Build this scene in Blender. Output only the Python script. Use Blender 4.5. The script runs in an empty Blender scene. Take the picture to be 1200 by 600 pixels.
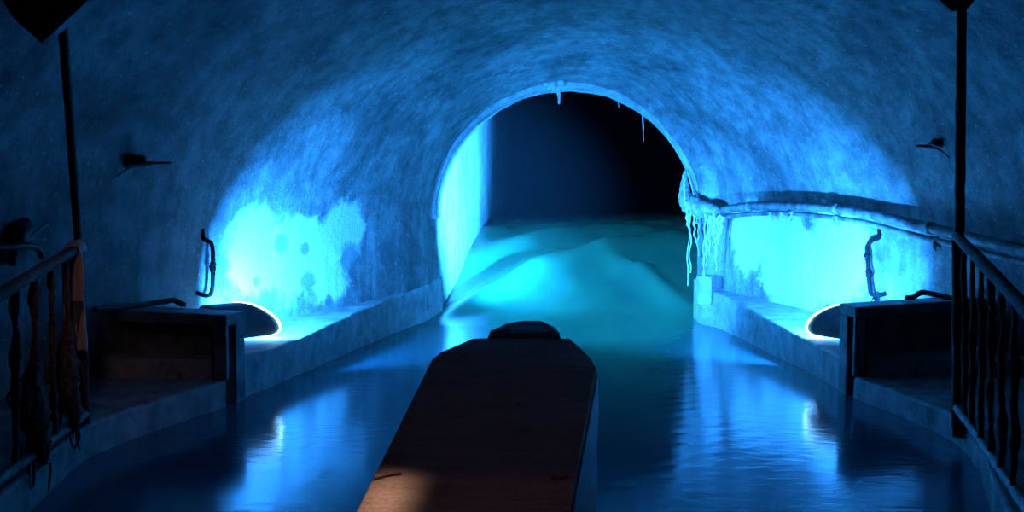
import bpy, bmesh, math, random
import numpy as np
from mathutils import Vector, Matrix, noise

random.seed(7)
D = bpy.data
C = bpy.context.scene.collection
PI = math.pi

# ------------------------------------------------------------------ camera geometry
F, VX, VY, H = 1050.0, 670.0, 240.0, 1.5
YAW = math.atan((VX - 600) / F)
PITCH = math.atan((300 - VY) / F * math.cos(YAW))
FW = Vector((-math.sin(YAW) * math.cos(PITCH), math.cos(YAW) * math.cos(PITCH), -math.sin(PITCH)))
RT = Vector((math.cos(YAW), math.sin(YAW), 0))
UP = RT.cross(FW)
EYE = Vector((0, 0, H))


def ray(px, py):
    return FW + RT * ((px - 600) / F) + UP * ((300 - py) / F)


def at_z(px, py, z=0.0):
    d = ray(px, py)
    return EYE + d * ((z - H) / d.z)


def at_y(px, py, y):
    d = ray(px, py)
    return EYE + d * (y / d.y)


# ------------------------------------------------------------------ object helpers
def link(name, me, mat=None, parent=None):
    o = D.objects.new(name, me)
    C.objects.link(o)
    if mat:
        me.materials.append(mat)
    if parent:
        o.parent = parent
        o.matrix_parent_inverse = parent.matrix_world.inverted()
    return o


def tag(o, label, cat, group=None):
    o['label'] = label
    o['category'] = cat
    if group:
        o['group'] = group
    return o


def struct(o):
    o['kind'] = 'structure'
    return o


def thing(name, loc, label, cat, group=None):
    o = D.objects.new(name, None)
    o.empty_display_size = 0.1
    o.location = loc
    C.objects.link(o)
    o.matrix_world = Matrix.Translation(loc)
    return tag(o, label, cat, group)


def mesh(name, verts, faces, mat, parent=None, smooth=False, bevel=0.0, origin=None):
    """one mesh object from world coordinates; bevel rounds the edges in the mesh itself"""
    bm = bmesh.new()
    vs = [bm.verts.new(v) for v in verts]
    for f in faces:
        try:
            bm.faces.new([vs[i] for i in f])
        except ValueError:
            pass
    bmesh.ops.recalc_face_normals(bm, faces=bm.faces)
    if bevel > 0:
        es = [e for e in bm.edges if len(e.link_faces) == 2 and e.calc_face_angle(0) > 0.5]
        bmesh.ops.bevel(bm, geom=es, offset=bevel, segments=2, profile=0.6, affect='EDGES', clamp_overlap=True)
    return done(name, bm, mat, parent, smooth, origin)


def done(name, bm, mat, parent=None, smooth=False, origin=None):
    me = D.meshes.new(name)
    if origin is None and parent is not None:
        origin = parent.matrix_world.translation.copy()
    if origin is not None:
        bmesh.ops.translate(bm, verts=bm.verts, vec=-Vector(origin))
    bm.to_mesh(me)
    bm.free()
    if smooth:
        me.polygons.foreach_set('use_smooth', [True] * len(me.polygons))
    o = D.objects.new(name, me)
    C.objects.link(o)
    me.materials.append(mat)
    if parent is not None:
        o.parent = parent
        if origin is not None and (Vector(origin) - parent.matrix_world.translation).length > 1e-6:
            o.location = Vector(origin) - parent.matrix_world.translation
    elif origin is not None:
        o.location = origin
    return o


def prism(bm, pts, z0, z1):
    """vertical prism on a plan polygon; z1 may be a list of heights"""
    n = len(pts)
    zt = z1 if isinstance(z1, (list, tuple)) else [z1] * n
    b = [bm.verts.new((p[0], p[1], z0)) for p in pts]
    t = [bm.verts.new((p[0], p[1], zt[i])) for i, p in enumerate(pts)]
    for i in range(n):
        j = (i + 1) % n
        bm.faces.new((b[i], b[j], t[j], t[i]))
    bm.faces.new(t)
    bm.faces.new(b[::-1])


def bevel_bm(bm, off, seg=2):
    bmesh.ops.recalc_face_normals(bm, faces=bm.faces)
    es = [e for e in bm.edges if len(e.link_faces) == 2 and e.calc_face_angle(0) > 0.5]
    bmesh.ops.bevel(bm, geom=es, offset=off, segments=seg, profile=0.6, affect='EDGES', clamp_overlap=True)


def catmull(pts, n=8):
    P = [Vector(p) for p in pts]
    if len(P) < 3:
        return [P[0].lerp(P[-1], i / n) for i in range(n + 1)]
    P = [P[0] * 2 - P[1]] + P + [P[-1] * 2 - P[-2]]
    out = []
    for i in range(1, len(P) - 2):
        a, b, c, d = P[i - 1:i + 3]
        for k in range(n):
            t = k / n
            out.append(0.5 * ((2 * b) + (c - a) * t + (2 * a - 5 * b + 4 * c - d) * t * t + (3 * b - a - 3 * c + d) * t ** 3))
    out.append(P[-2])
    return out


def tube(bm, pts, rad, seg=10, jit=0.0, seed=0.0):
    """round tube along points; rad is a number or one radius per point; jit roughens the skin"""
    P = [Vector(p) for p in pts]
    n = len(P)
    R = rad if isinstance(rad, (list, tuple)) else [rad] * n
    rings = []
    up = None
    for i in range(n):
        t = (P[min(i + 1, n - 1)] - P[max(i - 1, 0)]).normalized()
        if up is None:
            up = t.orthogonal().normalized()
        else:
            up = (up - t * up.dot(t)).normalized()
        b = t.cross(up)
        ring = []
        for k in range(seg):
            a = 2 * PI * k / seg
            d = up * math.cos(a) + b * math.sin(a)
            r = R[i]
            if jit:
                r *= 1 + jit * noise.noise((P[i] + d * R[i]) * 28 + Vector((seed, seed, seed)))
            ring.append(bm.verts.new(P[i] + d * r))
        rings.append(ring)
    for a, b in zip(rings, rings[1:]):
        for k in range(seg):
            bm.faces.new((a[k], a[(k + 1) % seg], b[(k + 1) % seg], b[k]))
    bm.faces.new(rings[0][::-1])
    bm.faces.new(rings[-1])


def tube_obj(name, pts, rad, mat, parent=None, seg=10, jit=0.0, seed=0.0, origin=None):
    bm = bmesh.new()
    tube(bm, pts, rad, seg, jit, seed)
    bmesh.ops.recalc_face_normals(bm, faces=bm.faces)
    return done(name, bm, mat, parent, True, origin)


def smooth_table(tab):
    """monotone cubic through (y, value) pairs"""
    xs = [a for a, b in tab]
    ys = [b for a, b in tab]
    n = len(xs)
    dl = [(ys[i + 1] - ys[i]) / (xs[i + 1] - xs[i]) for i in range(n - 1)]
    m = [dl[0]] + [0 if dl[i - 1] * dl[i] <= 0 else 2 * dl[i - 1] * dl[i] / (dl[i - 1] + dl[i]) for i in range(1, n - 1)] + [dl[-1]]

    def f(x):
        if x <= xs[0]:
            return ys[0]
        if x >= xs[-1]:
            return ys[-1]
        i = max(k for k in range(n - 1) if xs[k] <= x)
        h = xs[i + 1] - xs[i]
        t = (x - xs[i]) / h
        return ((2 * t ** 3 - 3 * t * t + 1) * ys[i] + (t ** 3 - 2 * t * t + t) * h * m[i]
                + (-2 * t ** 3 + 3 * t * t) * ys[i + 1] + (t ** 3 - t * t) * h * m[i + 1])
    return f


# ------------------------------------------------------------------ materials
def new_mat(name):
    m = D.materials.new(name)
    m.use_nodes = True
    nt = m.node_tree
    return m, nt, nt.nodes['Principled BSDF']


def N(nt, kind, **kw):
    n = nt.nodes.new(kind)
    for k, v in kw.items():
        if k.startswith('i_'):
            n.inputs[k[2:].replace('_', ' ')].default_value = v
        else:
            setattr(n, k, v)
    return n


def ramp(nt, src, stops):
    r = nt.nodes.new('ShaderNodeValToRGB')
    el = r.color_ramp.elements
    while len(el) < len(stops):
        el.new(0.5)
    for e, (p, c) in zip(el, stops):
        e.position = p
        e.color = (c[0], c[1], c[2], 1) if isinstance(c, (tuple, list)) else (c, c, c, 1)
    nt.links.new(src, r.inputs[0])
    return r.outputs[0]


def mixc(nt, fac, a, b, mode='MIX'):
    m = nt.nodes.new('ShaderNodeMix')
    m.data_type = 'RGBA'
    m.blend_type = mode
    for sock, v in ((0, fac), (6, a), (7, b)):
        if isinstance(v, (int, float)):
            m.inputs[sock].default_value = v
        elif isinstance(v, tuple):
            m.inputs[sock].default_value = (v[0], v[1], v[2], 1)
        else:
            nt.links.new(v, m.inputs[sock])
    return m.outputs[2]


def math_(nt, op, a, b=None, clamp=False):
    m = nt.nodes.new('ShaderNodeMath')
    m.operation = op
    m.use_clamp = clamp
    for i, v in enumerate((a, b)):
        if v is None:
            continue
        if isinstance(v, (int, float)):
            m.inputs[i].default_value = v
        else:
            nt.links.new(v, m.inputs[i])
    return m.outputs[0]


def coords(nt, scale=(1, 1, 1)):
    tc = nt.nodes.new('ShaderNodeTexCoord')
    mp = nt.nodes.new('ShaderNodeMapping')
    mp.inputs['Scale'].default_value = scale
    nt.links.new(tc.outputs['Object'], mp.inputs[0])
    return mp.outputs[0]


def noise_(nt, co, scale, detail=6, rough=0.6, dist=0.0):
    n = N(nt, 'ShaderNodeTexNoise')
    n.inputs['Scale'].default_value = scale
    n.inputs['Detail'].default_value = detail
    n.inputs['Roughness'].default_value = rough
    n.inputs['Distortion'].default_value = dist
    nt.links.new(co, n.inputs['Vector'])
    return n.outputs['Fac']


def bump(nt, bsdf, h, strength, dist=0.02):
    b = N(nt, 'ShaderNodeBump')
    b.inputs['Strength'].default_value = strength
    b.inputs['Distance'].default_value = dist
    nt.links.new(h, b.inputs['Height'])
    nt.links.new(b.outputs[0], bsdf.inputs['Normal'])


def blot(nt, co, centre, radius, nz, edge=0.35):
    """0..1 mask of a ragged blotch round a point"""
    v = N(nt, 'ShaderNodeVectorMath', operation='DISTANCE')
    nt.links.new(co, v.inputs[0])
    v.inputs[1].default_value = centre
    d = math_(nt, 'DIVIDE', v.outputs['Value'], radius)
    d = math_(nt, 'ADD', d, math_(nt, 'MULTIPLY', math_(nt, 'SUBTRACT', nz, 0.5), 1.5))
    m = N(nt, 'ShaderNodeMapRange', interpolation_type='SMOOTHSTEP')
    m.inputs['From Min'].default_value = 1 - edge
    m.inputs['From Max'].default_value = 1 + edge
    m.inputs['To Min'].default_value = 1
    m.inputs['To Max'].default_value = 0
    nt.links.new(d, m.inputs[0])
    return m.outputs[0]


def plaster(name, blots=(), pale=(), base=(0.36, 0.36, 0.34), dark=(0.08, 0.105, 0.10), flat=False):
    m, nt, b = new_mat(name)
    co = coords(nt)
    big = noise_(nt, co, 0.9, 8, 0.62, 0.4)
    col = ramp(nt, big, [(0.30, dark), (0.54, base)])
    streak = noise_(nt, coords(nt, (3.2, 3.2, 0.35)), 2.0, 7, 0.65, 0.3)
    col = mixc(nt, 1.0, col, ramp(nt, streak, [(0.33, 0.55), (0.6, 1.0)]), 'MULTIPLY')
    mid = noise_(nt, co, 5.5, 8, 0.7)
    col = mixc(nt, 0.7, col, ramp(nt, mid, [(0.34, 0.42), (0.6, 1.08)]), 'MULTIPLY')
    fine = noise_(nt, co, 42, 4, 0.7)
    col = mixc(nt, 0.5, col, ramp(nt, fine, [(0.3, 0.55), (0.62, 1.05)]), 'MULTIPLY')
    sp = noise_(nt, co, 19, 5, 0.75)
    col = mixc(nt, ramp(nt, sp, [(0.60, 0.0), (0.72, 0.55)]), col, (0.85, 0.85, 0.82))
    col = mixc(nt, ramp(nt, noise_(nt, coords(nt, (1, 1, 1.3)), 27, 4, 0.7), [(0.30, 0.7), (0.40, 0.0)]), col, (0.07, 0.08, 0.08))
    nz = noise_(nt, co, 4.0, 6, 0.65)
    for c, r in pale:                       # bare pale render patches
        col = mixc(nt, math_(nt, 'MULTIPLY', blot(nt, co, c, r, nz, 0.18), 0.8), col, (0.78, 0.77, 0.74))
    nz2 = noise_(nt, co, 11.0, 6, 0.7)
    for c, r in blots:                      # dark damp spots
        col = mixc(nt, math_(nt, 'MULTIPLY', blot(nt, co, c, r, nz2, 0.3), 0.72), col, (0.10, 0.12, 0.13))
    nt.links.new(col, b.inputs['Base Color'])
    b.inputs['Roughness'].default_value = 0.72
    b.inputs['Specular IOR Level'].default_value = 0.35
    h = math_(nt, 'ADD', math_(nt, 'MULTIPLY', mid, 0.6), math_(nt, 'MULTIPLY', fine, 0.3))
    h = math_(nt, 'ADD', h, math_(nt, 'MULTIPLY', streak, 0.5))
    bump(nt, b, h, 0.6, 0.04)
    return m


def simple(name, col, col2, scale=14, rough=0.7, metal=0.0, bmp=0.4, bdist=0.01, sc=(1, 1, 1), spec=0.4):
    m, nt, b = new_mat(name)
    n = noise_(nt, coords(nt, sc), scale, 7, 0.65)
    nt.links.new(ramp(nt, n, [(0.35, col), (0.65, col2)]), b.inputs['Base Color'])
    b.inputs['Roughness'].default_value = rough
    b.inputs['Metallic'].default_value = metal
    b.inputs['Specular IOR Level'].default_value = spec
    bump(nt, b, n, bmp, bdist)
    return m


M_CONC = simple('wet concrete', (0.13, 0.14, 0.14), (0.36, 0.36, 0.34), 5, 0.6, 0, 0.6, 0.03)
M_LEDGE = simple('kerb concrete', (0.26, 0.26, 0.25), (0.52, 0.51, 0.48), 6, 0.55, 0, 0.6, 0.03)
M_RUST = simple('rusted iron', (0.035, 0.022, 0.018), (0.17, 0.075, 0.045), 22, 0.8, 0.1, 0.8, 0.012)
M_CRUST = simple('rust crust and tangled debris', (0.05, 0.028, 0.02), (0.24, 0.115, 0.07), 30, 0.9, 0, 0.9, 0.02)
M_DARK = simple('dark steel and hollow shade', (0.012, 0.012, 0.014), (0.04, 0.038, 0.038), 18, 0.5, 0.2, 0.3, 0.006)
M_HOOD = simple('blackened steel pipe', (0.22, 0.22, 0.23), (0.34, 0.34, 0.35), 7, 0.5, 0.0, 0.2, 0.006)
M_IRON = simple('black scaly iron', (0.004, 0.004, 0.005), (0.02, 0.016, 0.015), 20, 0.9, 0.0, 0.5, 0.008, (1, 1, 1), 0.08)
M_PIPE = simple('dirty conduit', (0.06, 0.06, 0.06), (0.26, 0.26, 0.25), 10, 0.5, 0.1, 0.5, 0.01)
M_ALU = simple('bare aluminium', (0.45, 0.45, 0.46), (0.65, 0.65, 0.66), 9, 0.35, 0.8, 0.2, 0.004)
M_CLOTH = simple('faded pink rag', (0.55, 0.36, 0.36), (0.85, 0.66, 0.66), 6, 0.95, 0, 0.7, 0.02, (9, 9, 1), 0.1)
M_RAG = simple('dirty grey rag', (0.22, 0.22, 0.22), (0.5, 0.5, 0.48), 16, 0.95, 0, 0.9, 0.02, (1, 1, 1), 0.1)
M_FIBRE = simple('pale limed fibre', (0.55, 0.55, 0.53), (0.8, 0.8, 0.77), 20, 0.9, 0, 0.5, 0.01)
M_GLOW, _nt, _b = new_mat('lamp lens and lip glow')
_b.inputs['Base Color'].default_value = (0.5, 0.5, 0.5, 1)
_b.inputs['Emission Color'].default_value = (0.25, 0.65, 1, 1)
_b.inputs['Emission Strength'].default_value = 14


def wood(name, a, c):
    m, nt, b = new_mat(name)
    co = coords(nt, (1.0, 9.0, 9.0))
    n = noise_(nt, co, 2.6, 9, 0.65, 0.6)
    col = ramp(nt, n, [(0.3, a), (0.7, c)])
    sp = noise_(nt, coords(nt), 60, 3, 0.6)
    col = mixc(nt, 0.6, col, ramp(nt, sp, [(0.35, 0.6), (0.6, 1.05)]), 'MULTIPLY')
    nt.links.new(col, b.inputs['Base Color'])
    b.inputs['Roughness'].default_value = 0.7
    b.inputs['Specular IOR Level'].default_value = 0.25
    bump(nt, b, n, 0.4, 0.01)
    return m


M_DECK = wood('weathered brown deck wood', (0.20, 0.11, 0.075), (0.36, 0.22, 0.16))
M_HULL = simple('dark hull planking', (0.05, 0.05, 0.055), (0.16, 0.15, 0.15), 3, 0.5, 0, 0.5, 0.01, (1, 1, 8))
M_BOW = simple('dark bow timber', (0.05, 0.045, 0.045), (0.11, 0.10, 0.10), 8, 0.6, 0, 0.4, 0.008)

# ------------------------------------------------------------------ vault, arch and tunnel
XL = smooth_table([(-4, -3.9), (4.5, -3.88), (6.0, -3.75), (7.0, -3.42), (7.8, -3.15), (8.63, -2.86), (9.6, -2.46), (10.4, -2.13), (10.9, -1.93), (11.35, -1.82), (11.8, -1.78)])
XR = smooth_table([(-4, 3.9), (4.5, 3.9), (7.0, 3.72), (8.0, 3.36), (8.85, 3.0), (9.78, 2.56), (10.6, 2.19), (11.15, 1.93), (11.32, 1.86), (11.40, 1.70), (11.46, 1.63), (11.8, 1.64)])
ZC = smooth_table([(-4, 0.9), (8.5, 0.9), (10.4, 1.05), (11.3, 1.27), (11.8, 1.32)])
ZA = smooth_table([(-4, 3.95), (5.0, 3.85), (7.0, 3.62), (8.5, 3.44), (10.2, 3.27), (11.0, 3.12), (11.45, 3.04), (11.8, 3.02)])
NA, NV = 120, 12


def section(y, xl, xr, zc, za, rough=1.0):
    pts = []
    cx, a, b = (xl + xr) / 2, (xr - xl) / 2, za - zc
    for i in range(NV):
        pts.append((xl, y, -0.6 + (zc + 0.6) * i / NV))
    for i in range(NA + 1):
        t = PI * i / NA
        pts.append((cx - a * math.cos(t), y, zc + b * math.sin(t)))
    for i in range(NV):
        pts.append((xr, y, zc - (zc + 0.6) * (i + 1) / NV))
    out = []
    c = Vector((cx, y, zc))
    for p in pts:
        v = Vector(p)
        d = (v - c)
        d.y = 0
        d.normalize()
        k = noise.fractal(v * 0.9, 1.0, 2.0, 4) * 0.022 + noise.fractal(v * 4.0, 1.0, 2.0, 3) * 0.006
        out.append(v + d * k * rough)
    return out


def vault_at(px, py, off=0.0):
    """where the view line of a photograph point meets the vault surface (off = metres in front of it)"""
    d = ray(px, py)
    best = None
    for i in range(400, 1180):
        y = i / 100
        p = EYE + d * (y / d.y)
        xl, xr, zc, za = XL(y), XR(y), ZC(y), ZA(y)
        cx, a, b = (xl + xr) / 2, (xr - xl) / 2, za - zc
        u = abs(p.x - cx) / a
        w = max(0, (p.z - zc) / b)
        if math.hypot(u, w) >= 1:
            best = p
            break
    if best is None:
        best = EYE + d * (11.7 / d.y)
    return best - d.normalized() * off


ys = [-4 + i * 0.5 for i in range(16)] + [4 + i * 0.1 for i in range(60)] + [10 + i * 0.04 for i in range(45)] + [11.8]
secs = [section(y, XL(y), XR(y), ZC(y), ZA(y)) for y in ys]
i1, i2 = NV + 26, NV + NA - 26


def strip(name, secs, a, b, mat):
    n = b - a + 1
    verts = [v for s in secs for v in s[a:b + 1]]
    faces = []
    for j in range(len(secs) - 1):
        for i in range(n - 1):
            k = j * n + i
            faces.append((k, k + 1, k + n + 1, k + n))
    me = D.meshes.new(name)
    me.from_pydata([tuple(v) for v in verts], [], faces)
    me.polygons.foreach_set('use_smooth', [True] * len(faces))
    return struct(link(name, me, mat))


spots = [(330, 285, .10), (357, 292, .07), (361, 330, .11), (410, 303, .17), (192, 255, .07), (452, 300, .14), (262, 312, .08), (385, 352, .06), (300, 330, .05),
         (572, 89, .05), (582, 87, .05), (592, 85, .05), (602, 84, .05), (612, 83, .05), (640, 77, .05), (652, 76, .05), (664, 76, .05), (677, 77, .05), (690, 79, .04)]
bl = [(tuple(vault_at(x, y)), r) for x, y, r in spots]
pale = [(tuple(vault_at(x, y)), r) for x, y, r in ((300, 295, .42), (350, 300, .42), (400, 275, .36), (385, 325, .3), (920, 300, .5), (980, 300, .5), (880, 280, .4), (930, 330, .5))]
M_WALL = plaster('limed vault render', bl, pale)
M_TUN = plaster('tunnel render', (), (), (0.66, 0.65, 0.62), (0.34, 0.37, 0.36))
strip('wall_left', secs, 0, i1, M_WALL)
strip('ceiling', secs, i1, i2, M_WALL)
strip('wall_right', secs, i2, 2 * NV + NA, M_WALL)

ty = [11.8 + i * 0.2 for i in range(110)]
TL = smooth_table([(11.8, -1.78), (16, -1.84), (24, -2.05), (34, -2.4)])
TR = smooth_table([(11.8, 1.66), (12.2, 1.85), (13, 2.15), (16, 2.8), (24, 4.2), (34, 5.2)])
TZ = smooth_table([(11.8, 1.32), (12.4, 1.9), (14, 2.5), (24, 4.2), (34, 5.2)])
TA = smooth_table([(11.8, 3.04), (12.4, 3.4), (14, 3.9), (24, 6.0), (34, 7.5)])
tsecs = [section(y, TL(y), TR(y), TZ(y), TA(y), 0.8) for y in ty]
strip('wall_back', tsecs, 0, 2 * NV + NA, M_TUN)

# raised lip round the mouth of the tunnel
bm = bmesh.new()
prof = [(0.06, 11.42), (-0.02, 11.47), (-0.03, 11.54), (-0.004, 11.58), (-0.034, 11.63), (-0.042, 11.70), (-0.02, 11.74), (-0.045, 11.79), (-0.04, 11.86), (0.06, 11.9)]
cols = []
for i in range(0, 161):
    t = PI * i / 160
    row = []
    for k, (off, y) in enumerate(prof):
        xl, xr, zc, za = XL(11.8), 1.645, 1.32, 3.022
        cx, a, b = (xl + xr) / 2, (xr - xl) / 2 + off, za - zc + off
        v = Vector((cx - a * math.cos(t), y, zc + b * math.sin(t)))
        o = noise.fractal(v * 5, 1, 2, 3) * 0.010
        v += Vector((math.cos(t), 0, -math.sin(t))) * o
        row.append(bm.verts.new(v))
    cols.append(row)
for a, b in zip(cols, cols[1:]):
    for k in range(len(prof) - 1):
        bm.faces.new((a[k], a[k + 1], b[k + 1], b[k]))
struct(done('trim_1', bm, M_TUN, None, True))

# ------------------------------------------------------------------ banks and ledges
SL = smooth_table([(-4, -1.2), (1.5, -1.75), (3.0, -2.30), (4.33, -2.69), (5.09, -2.85), (5.67, -2.76), (6.45, -2.56), (6.73, -2.535), (7.37, -2.445), (9.2, -2.228), (10.49, -2.025), (11.2, -1.84), (11.8, -1.72)])
SR = smooth_table([(-4, 0.9), (2.0, 1.25), (3.2, 1.66), (4.45, 2.05), (5.3, 2.34), (5.73, 2.41), (6.41, 2.34), (7.07, 2.19), (7.86, 2.145), (9.21, 2.0), (11.04, 1.775), (11.35, 1.62), (11.8, 1.60)])
TOPL = smooth_table([(6.5, 0.34), (7.4, 0.32), (9.2, 0.378), (10.5, 0.44), (11.8, 0.54)])
TOPR = smooth_table([(6.9, 0.28), (7.9, 0.285), (9.2, 0.335), (11.04, 0.43), (11.8, 0.54)])


def bank(name, side, y0, y1, top, mat, step=0.08):
    S, X = (SL, XL) if side < 0 else (SR, XR)
    n = int((y1 - y0) / step) + 1
    rows = []
    for i in range(n + 1):
        y = y0 + (y1 - y0) * i / n
        xs, xw, zt = S(y), X(y) + side * 0.12, top(y)
        if (xw - xs) * side < 0.14:
            xw = xs + side * 0.14
        j = noise.fractal(Vector((xs, y, 1)) * 3, 1, 2, 4) * 0.013
        j2 = noise.fractal(Vector((xs, y, 5)) * 6, 1, 2, 4) * 0.010
        xs += side * j
        r = 0.022
        row = [(xs, y, -0.7), (xs + side * j2, y, -0.1), (xs + side * j2 * .6, y, zt * .5), (xs, y, zt - r + j2), (xs + side * r * 0.35, y, zt - r * 0.3 + j2),
               (xs + side * r, y, zt + j2)]
        for q in (0.35, 0.7):
            row.append((xs + (xw - xs) * q, y, zt + 0.01 * noise.noise(Vector((xs + q, y, 9)) * 4)))
        row += [(xw, y, zt + 0.02), (xw, y, -0.7)]
        rows.append(row)
    m = len(rows[0])
    verts = [p for r in rows for p in r]
    faces = []
    for a in range(len(rows) - 1):
        for k in range(m):
            k2 = (k + 1) % m
            faces.append((a * m + k, a * m + k2, (a + 1) * m + k2, (a + 1) * m + k))
    faces.append(tuple(range(m)))
    faces.append(tuple((len(rows) - 1) * m + k for k in range(m - 1, -1, -1)))
    return struct(mesh(name, verts, faces, mat))


bank('kerb_left', -1, 6.56, 11.85, TOPL, M_LEDGE)
bank('kerb_right', 1, 7.18, 11.85, TOPR, M_LEDGE)
bank('embankment_left', -1, -4, 6.44, lambda y: 0.2, M_CONC)
bank('embankment_right', 1, -4, 7.06, lambda y: 0.17, M_CONC)


# pier of the right jamb: chipped plinth block at water level
def block(name, px_pts, z0, z1, mat, parent=None, bev=0.012, rough=0.0):
    bm = bmesh.new()
    prism(bm, px_pts, z0, z1)
    bevel_bm(bm, bev)
    if rough:
        bmesh.ops.subdivide_edges(bm, edges=bm.edges, cuts=3, use_grid_fill=True)
        for v in bm.verts:
            v.co += Vector(noise.noise_vector(v.co * 9)) * rough
    return done(name, bm, mat, parent, False)


b = block('broken_stone', [(1.56, 11.14), (1.72, 11.10), (1.74, 11.44), (1.57, 11.46)], 0.26, 0.62, M_LEDGE, None, 0.03, 0.02)
tag(b, 'small chipped stone block on the corner of the tunnel mouth, below the hanging strands', 'stone')

# ------------------------------------------------------------------ concrete culvert boxes
def culvert(side, A, ang, width, ztop, zfl, label):
    """A = channel-side front corner; u runs away from the channel, v away from the viewer"""
    root = thing('culvert_box', Vector((A[0], A[1], zfl)), label, 'culvert', 'concrete culvert boxes beside the channel')
    u = Vector((side * math.cos(ang), math.sin(ang), 0))
    v = Vector((-side * 0.14, 1, 0)).normalized()
    A = Vector((A[0], A[1], 0))

    def q(a, b):
        p = A + u * a + v * b
        return (p.x, p.y)
    def slab(name, u0, u1, v0, v1, z0, z1, mat=M_CONC, bev=0.012):
        return block(name, [q(u0, v0), q(u1, v0), q(u1, v1), q(u0, v1)], z0, z1, mat, root, bev, 0)
    slab('top_slab', -0.01, width, -0.01, 0.28, ztop - 0.085, ztop)
    slab('front_post', 0.0, 0.115, 0.0, 0.04, zfl, ztop - 0.085)
    slab('side_wall', 0.0, 0.16, 0.14, 0.28, -0.3, ztop - 0.085)
    slab('groove_shade', 0.10, 0.16, 0.04, 0.14, -0.3, ztop - 0.085, M_DARK, 0.004)  # dark panel: shade of the unlit groove put into the colour
    slab('rear_wall', 0.16, width, 0.22, 0.28, zfl - 0.2, ztop - 0.085)
    slab('end_wall', width - 0.1, width, 0.0, 0.22, zfl - 0.2, ztop - 0.085)
    return root


culvert(-1, (-2.545, 6.42), 0.25, 1.33, 0.69, 0.2, 'open concrete culvert box at the left wall, behind the railing with the pink rag')
culvert(1, (2.185, 7.03), 0.50, 1.75, 0.715, 0.17, 'open concrete culvert box at the right wall, below the long conduits')

# ------------------------------------------------------------------ water
WY = [-4 + 0.2 * i for i in range(30)] + [2 + 0.04 * i for i in range(350)] + [16 + 0.12 * i for i in range(150)]
NX = 150


RISE = smooth_table([(-4, 0), (11.0, 0), (12.0, 0.03), (13.0, 0.14), (14.9, 0.44), (17, 0.78), (20, 1.05), (25, 1.16), (36, 1.2)])


def bed(x, y):
    """water surface height: still pool, then a smooth rushing slope up the tunnel"""
    t = max(0.0, min(1.0, (y - 11.6) / 12.5))
    h = 0.0
    h += RISE(y)
    g = min(1, max(0, (y - 10.6) / 3))
    h += g * 0.055 * noise.fractal(Vector((x * 0.9 + y * 0.12, y * 0.42, 3.3)), 1, 2, 2)
    # standing waves thrown off the two jambs
    for (x0, y0, x1, y1, am, wd) in ((-1.6, 12.0, -0.5, 15.4, .17, .24), (1.6, 12.6, 0.75, 15.5, .16, .26), (-0.3, 15.0, 1.4, 17.5, .17, .4), (-1.5, 16.0, 0.1, 19, .15, .4), (0.4, 13.0, 1.5, 15.0, .08, .3)):
        dx, dy = x1 - x0, y1 - y0
        L = math.hypot(dx, dy)
        t = ((x - x0) * dx + (y - y0) * dy) / L / L
        dd = abs((x - x0) * dy - (y - y0) * dx) / L
        h += am * math.exp(-(dd / wd) ** 2) * math.exp(-((t - .5) / .55) ** 2)
    # bow-wave chevrons to the right of the boat
    m = math.exp(-((x - 0.75) / 0.5) ** 2 - ((y - 6.6) / 1.5) ** 2)
    h += 0.0009 * m * math.sin((y * 0.95 - x * 0.55) * 2 * PI / 0.21)
    n = 0.6 + 0.4 * min(1, max(0, (y - 6) / 4))
    h += 0.007 * n * noise.fractal(Vector((x * 0.55, y * 0.5, 0.4)), 1, 2, 3)
    return h


verts, faces, foam = [], [], []
for y in WY:
    if y < 11.8:
        xl, xr = SL(y) - 0.05, SR(y) + 0.05
    else:
        xl, xr = TL(y) - 0.04, TR(y) + 0.04
    for i in range(NX + 1):
        x = xl + (xr - xl) * i / NX
        verts.append((x, y, bed(x, y)))
        f = min(1, max(0, (y - 7.0 + 3.6 * math.exp(-((x - 0.35) / 0.85) ** 2) + 1.6 * noise.noise(Vector((x * .6, y * .35, 7)))) / 6.2))
        foam.append(f * f * (3 - 2 * f))
for j in range(len(WY) - 1):
    for i in range(NX):
        k = j * (NX + 1) + i
        faces.append((k, k + 1, k + NX + 2, k + NX + 1))
me = D.meshes.new('water')
me.from_pydata(verts, [], faces)
me.polygons.foreach_set('use_smooth', [True] * len(faces))
at = me.attributes.new('aeration', 'FLOAT', 'POINT')
at.data.foreach_set('value', foam)

M_WATER, nt, b = new_mat('silty green water')
a = N(nt, 'ShaderNodeAttribute', attribute_name='aeration')
st = noise_(nt, coords(nt, (1.3, 0.35, 1)), 1.6, 5, 0.55, 0.5)
fm = math_(nt, 'MULTIPLY', a.outputs['Fac'], ramp(nt, st, [(0.2, 0.75), (0.7, 1.0)]), True)
nt.links.new(mixc(nt, fm, (0.033, 0.13, 0.20), (0.06, 0.33, 0.15)), b.inputs['Base Color'])
nt.links.new(ramp(nt, fm, [(0.0, 0.12), (0.3, 0.16), (1.0, 0.25)]), b.inputs['Roughness'])
nt.links.new(ramp(nt, fm, [(0.0, 1.0), (1.0, 0.12)]), b.inputs['Specular IOR Level'])
b.inputs['IOR'].default_value = 1.333
r1 = noise_(nt, coords(nt, (1.0, 2.2, 1)), 5.5, 4, 0.55, 0.4)
bump(nt, b, r1, 0.07, 0.03)
struct(link('water', me, M_WATER))

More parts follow.
